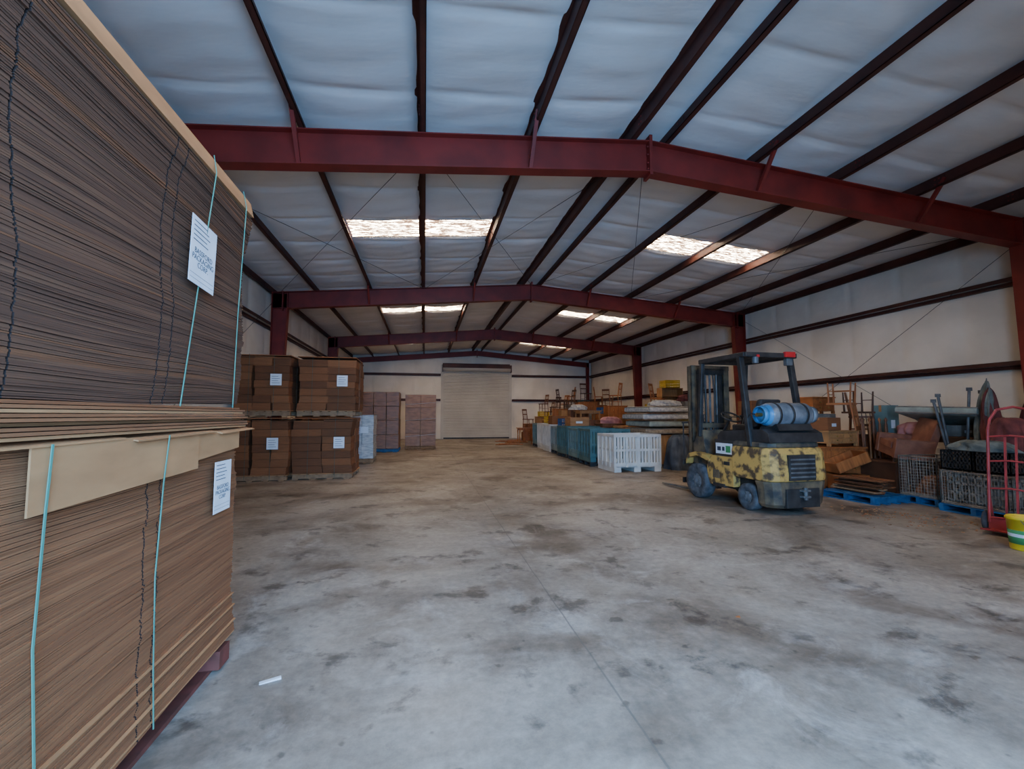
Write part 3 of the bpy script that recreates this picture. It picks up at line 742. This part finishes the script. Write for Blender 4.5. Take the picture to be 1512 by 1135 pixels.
for i,(dx,dy,tx,ty,l_) in enumerate(((0,0,.10,.02,1.95),(.05,.05,.16,-.03,1.9),(-.04,.08,-.12,.05,1.85),(.0,.12,-.2,.0,1.75))):
    m.cyl((dx,dy,.0),(dx+tx*1.6,dy+ty*1.6,l_),.022,'grey',10); m.box(dx+tx*1.6-.04,dx+tx*1.6+.04,dy+ty*1.6-.01,dy+ty*1.6+.01,l_-.03,l_+.03,'grey')
m.obj('metal_pole_bundle',(9.3,6.42,0),rad(-30))
m=MB()
def ht():
    k='redp'; w=.21; H=1.55
    for s in (-1,1):
        m.tube([(s*w,0,.12),(s*w,0,H-.25),(s*w*.95,.03,H-.1)],.016,k,10)
    m.tube([(-w*.95,.03,H-.1),(-w*.7,.07,H+.03),(0,.1,H+.07),(w*.7,.07,H+.03),(w*.95,.03,H-.1)],.016,k,10)
    for z in (.18,.55,.9,1.22): m.tube([(-w,0,z),(0,-.02,z+.02),(w,0,z)],.012,k,8)
    m.box(-.06,-.04,-.01,.01,.18,1.22,k); m.box(.04,.06,-.01,.01,.18,1.22,k)
    m.box(-.22,.22,-.24,.01,.03,.045,'redp'); m.box(-.22,.22,-.0,.015,.03,.2,k)
    for s in (-1,1):
        m.tube([(s*w,0,.5),(s*w,.13,.14)],.01,k,8)
        m.rev([(.035,-.03),(.09,-.03),(.125,-.025),(.132,0),(.125,.025),(.09,.03),(.035,.03)],(s*.27,.13,.132),(1,0,0),'rubber',24)
        m.rev([(.0,-.03),(.06,-.034),(.07,-.02),(.07,.02),(.06,.034),(0,.03)],(s*.27,.13,.132),(1,0,0),'paper',16)
    m.cyl((-.27,.13,.132),(.27,.13,.132),.009,'grey',8)
ht(); m.obj('hand_truck',(7.22,4.5,0.0),rot=(rad(-6),0,rad(-75)))
m=MB()
m.rev([(0,0),(.125,0),(.13,.01),(.148,.33),(.158,.33),(.158,.35),(.15,.365),(.14,.365),(.128,.02),(0,.02)],(0,0,0),(0,0,1),'bply',32)
m.rev([(.1335,.07),(.1345,.07),(.1425,.22),(.1415,.22)],(0,0,0),(0,0,1),'green',32)
m.rev([(.1365,.11),(.1405,.18)],(0,0,.0),(0,0,1),'paper',32)
m.tube([(.16*math.cos(a),.16*math.sin(a)*.25-.1*math.sin(a),.34-.12*math.sin(a)) for a in [math.pi*i/10 for i in range(11)]],.003,'grey',5)
m.obj('plastic_bucket',(6.60,4.0,0),rad(20))
m=MB(); m.hexa([(-.05,-.012,0),(.06,-.006,0),(.06,.014,0),(-.05,.016,0),(-.05,-.012,.004),(.06,-.006,.012),(.06,.014,.012),(-.05,.016,.004)],'paper'); m.obj('paper_scrap',(-.84,2.88,.0),.3)
m=MB(); m.grid(lambda u,v:((u-.5)*.05,(v-.5)*.035*math.sin(math.pi*min(max(u,.02),.98)),.004+.01*abs(u-.5)),6,4,'wood1'); m.obj('dry_leaf',(2.3,3.1,0),.6)
m=MB(); rr=random.Random(33)
for i in range(200):
    m.cbox((rr.gauss(0,.5),rr.gauss(0,.35),.004),(rr.uniform(.01,.035),rr.uniform(.005,.015),.006),rr.choice(('wood1','wood3','palw')),(0,0,rr.uniform(0,3)))
m.obj('wood_chips',(7.0,5.5,0),rad(-60))

# ------------------------------------------------------------------ forklift
def forklift(loc,rz):
    root=bpy.data.objects.new('forklift',None); bpy.context.collection.objects.link(root); root.location=loc; root.rotation_euler=(0,0,rz)
    m=MB()
    def cw(zs,k):
        secs=[]
        for (z,w,yb_,yf) in zs:
            c=.16; secs.append([(-w,yf,z),(-w,yb_+c,z),(-w+c*.35,yb_+c*.35,z),(-w+c,yb_,z),(w-c,yb_,z),(w-c*.35,yb_+c*.35,z),(w,yb_+c,z),(w,yf,z)])
        vs=[p for s_ in secs for p in s_]; n=8; fs=[]
        for i in range(len(secs)-1):
            for j in range(n): fs.append((i*n+j,i*n+(j+1)%n,(i+1)*n+(j+1)%n,(i+1)*n+j))
        fs.append(tuple(range(n))); fs.append(tuple(range((len(secs)-1)*n,len(secs)*n)))
        m.add(vs,fs,k)
    cw([(.10,.46,.06,.3),(.16,.50,.02,.32),(.42,.53,.0,.32),(.50,.55,.0,.34)],'cwt')
    cw([(.50,.55,.0,.75),(.60,.56,-.01,.8),(.92,.56,.02,.8),(1.00,.54,.06,.8)],'yellow')
    cw([(1.0,.53,.07,.8),(1.08,.52,.08,.8)],'cwt')
    m.obj('counterweight',bevel=.02,parent=root)
    m=MB()
    m.box(-.24,.24,-.03,.03,.52,.9,'black')
    for i in range(5): m.box(-.22,.22,-.04,-.02,.56+i*.065,.585+i*.065,'grey')
    m.box(-.3,.3,-.02,.05,.12,.4,'black'); m.cyl((0,-.06,.24),(0,-.06,.42),.03,'grey',10)
    m.box(-.07,.07,-.09,.0,.27,.30,'grey'); m.box(-.07,.07,-.09,.0,.36,.39,'grey')
    m.obj('radiator_grille_and_hitch',bevel=.006,parent=root)
    m=MB()
    m.prism([(.05,1.08),(.8,1.08),(1.2,1.08),(1.2,1.14),(1.12,1.22),(.5,1.26),(.2,1.28),(.08,1.22)],-.5,.5,'black')
    m.box(-.52,.52,.75,1.25,.78,1.08,'black')
    m.box(-.526,-.515,.82,1.22,.84,1.02,'paper'); m.box(-.531,-.52,.86,.97,.87,.98,'green')
    m.box(-.529,-.525,1.0,1.06,.89,.96,'ink'); m.box(-.529,-.525,1.09,1.18,.89,.96,'ink')
    m.obj('engine_hood',bevel=.02,parent=root)
    m=MB()
    m.prism([(.78,.32),(1.36,.30),(1.42,.42),(1.44,.62),(1.30,.80),(.78,.80)],-.55,-.42,'yellow')
    m.prism([(.78,.32),(1.36,.30),(1.42,.42),(1.44,.62),(1.30,.80),(.78,.80)],.42,.55,'yellow')
    m.box(-.42,.42,.4,1.9,.26,.62,'black')
    m.box(-.45,.45,1.2,1.65,.6,.66,'black')
    m.prism([(1.5,.6),(1.95,.6),(1.95,.95),(1.78,1.22),(1.66,1.22),(1.62,.95)],-.45,.45,'cwt')
    for s in (-1,1):
        x0,x1=sorted((s*.40,s*.57))
        m.prism([(1.36,.66),(1.5,.72),(1.72,.76),(1.95,.70),(2.02,.58),(2.02,.64),(1.95,.78),(1.72,.83),(1.46,.79),(1.34,.72)],x0,x1,'yellow')
    m.box(-.56,-.5,.98,1.28,.28,.34,'black'); m.box(.5,.56,.98,1.28,.28,.34,'black')
    m.box(-.556,-.545,.86,1.0,.66,.72,'black'); m.box(-.556,-.545,1.12,1.28,.42,.56,'cwt')
    m.obj('chassis',bevel=.012,parent=root)
    m=MB()
    def wheel(x,y,r,w):
        m.rev([(.4*r,-w*.35),(.62*r,-w/2),(.93*r,-w/2),(r,-w*.38),(r,w*.38),(.93*r,w/2),(.62*r,w/2),(.4*r,w*.35)],(x,y,r),(1,0,0),'rubber',32)
        m.rev([(0,-w*.30),(.18*r,-w*.42),(.3*r,-w*.34),(.52*r,-w*.28),(.63*r,-w*.46),(.66*r,-w*.46),(.66*r,w*.46),(.63*r,w*.46),(.52*r,w*.28),(.18*r,w*.42),(0,w*.3)],(x,y,r),(1,0,0),'rim',32)
        for q in range(6):
            a=q*math.pi/3; s=-1 if x<0 else 1
            m.cyl((x+s*w*.25,y+.36*r*math.cos(a),r+.36*r*math.sin(a)),(x+s*w*.4,y+.36*r*math.cos(a),r+.36*r*math.sin(a)),.015,'grey',6)
    for s in (-1,1): wheel(s*.49,1.70,.31,.2); wheel(s*.43,.54,.21,.17)
    m.cyl((-.45,1.7,.31),(.45,1.7,.31),.06,'black',12); m.cyl((-.4,.54,.21),(.4,.54,.21),.05,'black',12)
    m.obj('wheels',parent=root)
    m=MB(); zt=2.47
    for s in (-1,1):
        m.bar((s*.50,.42,1.0),(s*.49,.62,zt-.03),.08,.09,'black'); m.bar((s*.47,1.72,1.1),(s*.47,1.60,zt-.03),.07,.07,'black')
        m.bar((s*.49,.50,zt),(s*.47,1.66,zt),.07,.08,'black')
    m.bar((-.5,.52,zt),(.5,.52,zt),.09,.08,'black'); m.bar((-.5,1.64,zt),(.5,1.64,zt),.07,.08,'black')
    for i in range(7): x=-.39+.13*i; m.bar((x,.55,zt+.01),(x,1.62,zt+.01),.03,.035,'black')
    m.box(-.3,-.24,.46,.49,zt-.05,zt+.0,'red'); m.box(.24,.44,.44,.50,zt-.03,zt+.06,'red')
    m.cyl((-.3,.5,zt-.14),(-.3,.5,zt-.04),.05,'grey',12); m.box(.32,.44,.5,.58,zt-.16,zt-.04,'grey')
    m.obj('overhead_guard',bevel=.012,parent=root)
    m=MB()
    m.box(-.24,.24,.72,1.16,1.2,1.34,'black'); m.hexa([(-.23,.62,1.3),(.23,.62,1.3),(.23,.76,1.3),(-.23,.76,1.3),(-.2,.52,1.75),(.2,.52,1.75),(.2,.62,1.75),(-.2,.62,1.75)],'black')
    m.obj('driver_seat',bevel=.03,parent=root)
    m=MB(); c=Vector((0,1.46,1.46)); ax=Vector((0,-.5,.86))
    m.cyl((0,1.7,1.15),tuple(c),.025,'black',10)
    x=Vector((1,0,0)); y_=ax.normalized().cross(x)
    pts=[tuple(c+x*.17*math.cos(a)+y_*.17*math.sin(a)) for a in [2*math.pi*i/24 for i in range(25)]]
    m.tube(pts,.015,'black',8)
    for a in (0,2.1,4.2): m.cyl(tuple(c),tuple(c+x*.17*math.cos(a)+y_*.17*math.sin(a)),.01,'black',6)
    for i in range(3): m.cyl((.26+.06*i,1.6,1.15),(.26+.06*i,1.52,1.45),.007,'grey',6); m.cyl((.26+.06*i,1.52,1.45),(.26+.06*i,1.51,1.49),.02,'black',8)
    m.box(.2,.45,1.55,1.75,1.0,1.2,'black')
    m.obj('steering_and_levers',parent=root)
    m=MB(); z=1.50; r=.185; y=.27
    m.rev([(0,-.44),(.09,-.43),(.15,-.395),(r,-.33),(r,.33),(.15,.395),(.09,.43),(0,.44)],(0.02,y,z),(1,0,0),'tank',32)
    m.rev([(.001,-.452),(.10,-.44),(.158,-.402),(.17,-.375)],(0.02,y,z),(1,0,0),'tankb',32)
    m.rev([(.12,-.50),(.135,-.50),(.135,-.40),(.12,-.40)],(0.02,y,z),(1,0,0),'tankb',24)
    m.cyl((-.52,y,z),(-.4,y,z),.03,'brass',10)
    for x in (-.24,.0,.26): m.rev([(r+.002,-.02),(r+.008,-.02),(r+.008,.02),(r+.002,.02)],(x,y,z),(1,0,0),'black',32)
    m.prism([(y-.2,1.26),(y+.2,1.26),(y+.14,1.36),(y,1.31),(y-.14,1.36)],-.3,.34,'black')
    m.rev([(.12,.42),(.13,.42),(.13,.5),(.12,.5)],(0.02,y,z),(1,0,0),'tank',24)
    m.tube([(-.5,y,z),(-.54,y+.1,z+.02),(-.52,y+.25,z-.1),(-.4,y+.3,z-.25)],.01,'black',6)
    m.obj('propane_tank',parent=root)
    m=MB()
    for s in (-1,1):
        x0,x1=sorted((s*.42,s*.31)); m.box(x0,x1,2.0,2.03,.1,2.44,'cwt'); m.box(x0,x1,2.10,2.13,.1,2.44,'cwt')
        xa,xb_=sorted((s*.42,s*.40)); m.box(xa,xb_,2.0,2.13,.1,2.44,'cwt')
        x0,x1=sorted((s*.30,s*.21)); m.box(x0,x1,2.04,2.06,.15,2.36,'black'); m.box(x0,x1,2.13,2.15,.15,2.36,'black')
        xa,xb_=sorted((s*.30,s*.285)); m.box(xa,xb_,2.04,2.15,.15,2.36,'black')
        m.cyl((s*.17,2.05,.2),(s*.17,2.05,1.5),.035,'black',12); m.cyl((s*.17,2.05,1.5),(s*.17,2.05,2.3),.022,'grey',12)
        m.bar((s*.44,1.75,.55),(s*.38,2.02,1.0),.05,.05,'black')
        m.tube([(s*.10,2.06,2.3),(s*.10,2.02,1.9),(s*.09,2.02,1.2),(s*.08,1.97,.9)],.016,'black',6)
        m.box(s*.05-.02,s*.05+.02,2.08,2.1,.5,2.3,'grey')
    for z_ in (.2,1.25,2.36): m.box(-.42,.42,1.99,2.04,z_,z_+.09,'cwt')
    m.box(-.3,.3,2.05,2.15,2.28,2.36,'black'); m.box(-.3,.3,1.99,2.0,2.28,2.4,'black')
    m.box(-.52,.52,2.17,2.21,.20,.30,'black'); m.box(-.52,.52,2.17,2.21,.55,.65,'black')
    for i in range(7): x=-.5+i*.1633; m.box(x,x+.02,2.18,2.2,.6,1.35,'black')
    m.box(-.52,.52,2.18,2.2,1.33,1.36,'black')
    for s in (-1,1):
        x=s*.3; m.box(x-.05,x+.05,2.21,2.25,.05,.66,'grey'); m.prism([(2.21,.04),(3.2,.035),(3.2,.05),(2.25,.085),(2.21,.085)],x-.05,x+.05,'grey')
    m.obj('mast_and_forks',bevel=.004,parent=root)
forklift((5.56,5.95,0),rad(3))

# ------------------------------------------------------------------ lights & world
w=bpy.data.worlds.new('World'); bpy.context.scene.world=w; w.use_nodes=True
nt=w.node_tree; bg=nt.nodes['Background']
sk=nt.nodes.new('ShaderNodeTexSky'); sk.sky_type='NISHITA'; sk.sun_disc=False; sk.sun_elevation=rad(40); sk.sun_rotation=rad(60)
nt.links.new(sk.outputs[0],bg.inputs[0]); bg.inputs[1].default_value=.12
ld=bpy.data.lights.new('doorway_daylight','AREA'); ld.shape='RECTANGLE'; ld.size=3.0; ld.size_y=3.4; ld.energy=700; ld.color=(.24,.52,1.0); ld.spread=rad(125)
lo=bpy.data.objects.new('doorway_daylight',ld); bpy.context.collection.objects.link(lo); lo.location=((FX0+FX1)/2+.2,YF-.15,2.3); lo.rotation_euler=(rad(72),0,rad(-1))

cam=bpy.data.cameras.new('camera'); cam.sensor_width=36; cam.lens=36*672/1512; cam.clip_end=200; cam.clip_start=.02
co=bpy.data.objects.new('camera',cam); bpy.context.collection.objects.link(co)
co.location=(0,0,1.5); co.rotation_euler=(rad(93.8),0,rad(-10.87)); bpy.context.scene.camera=co
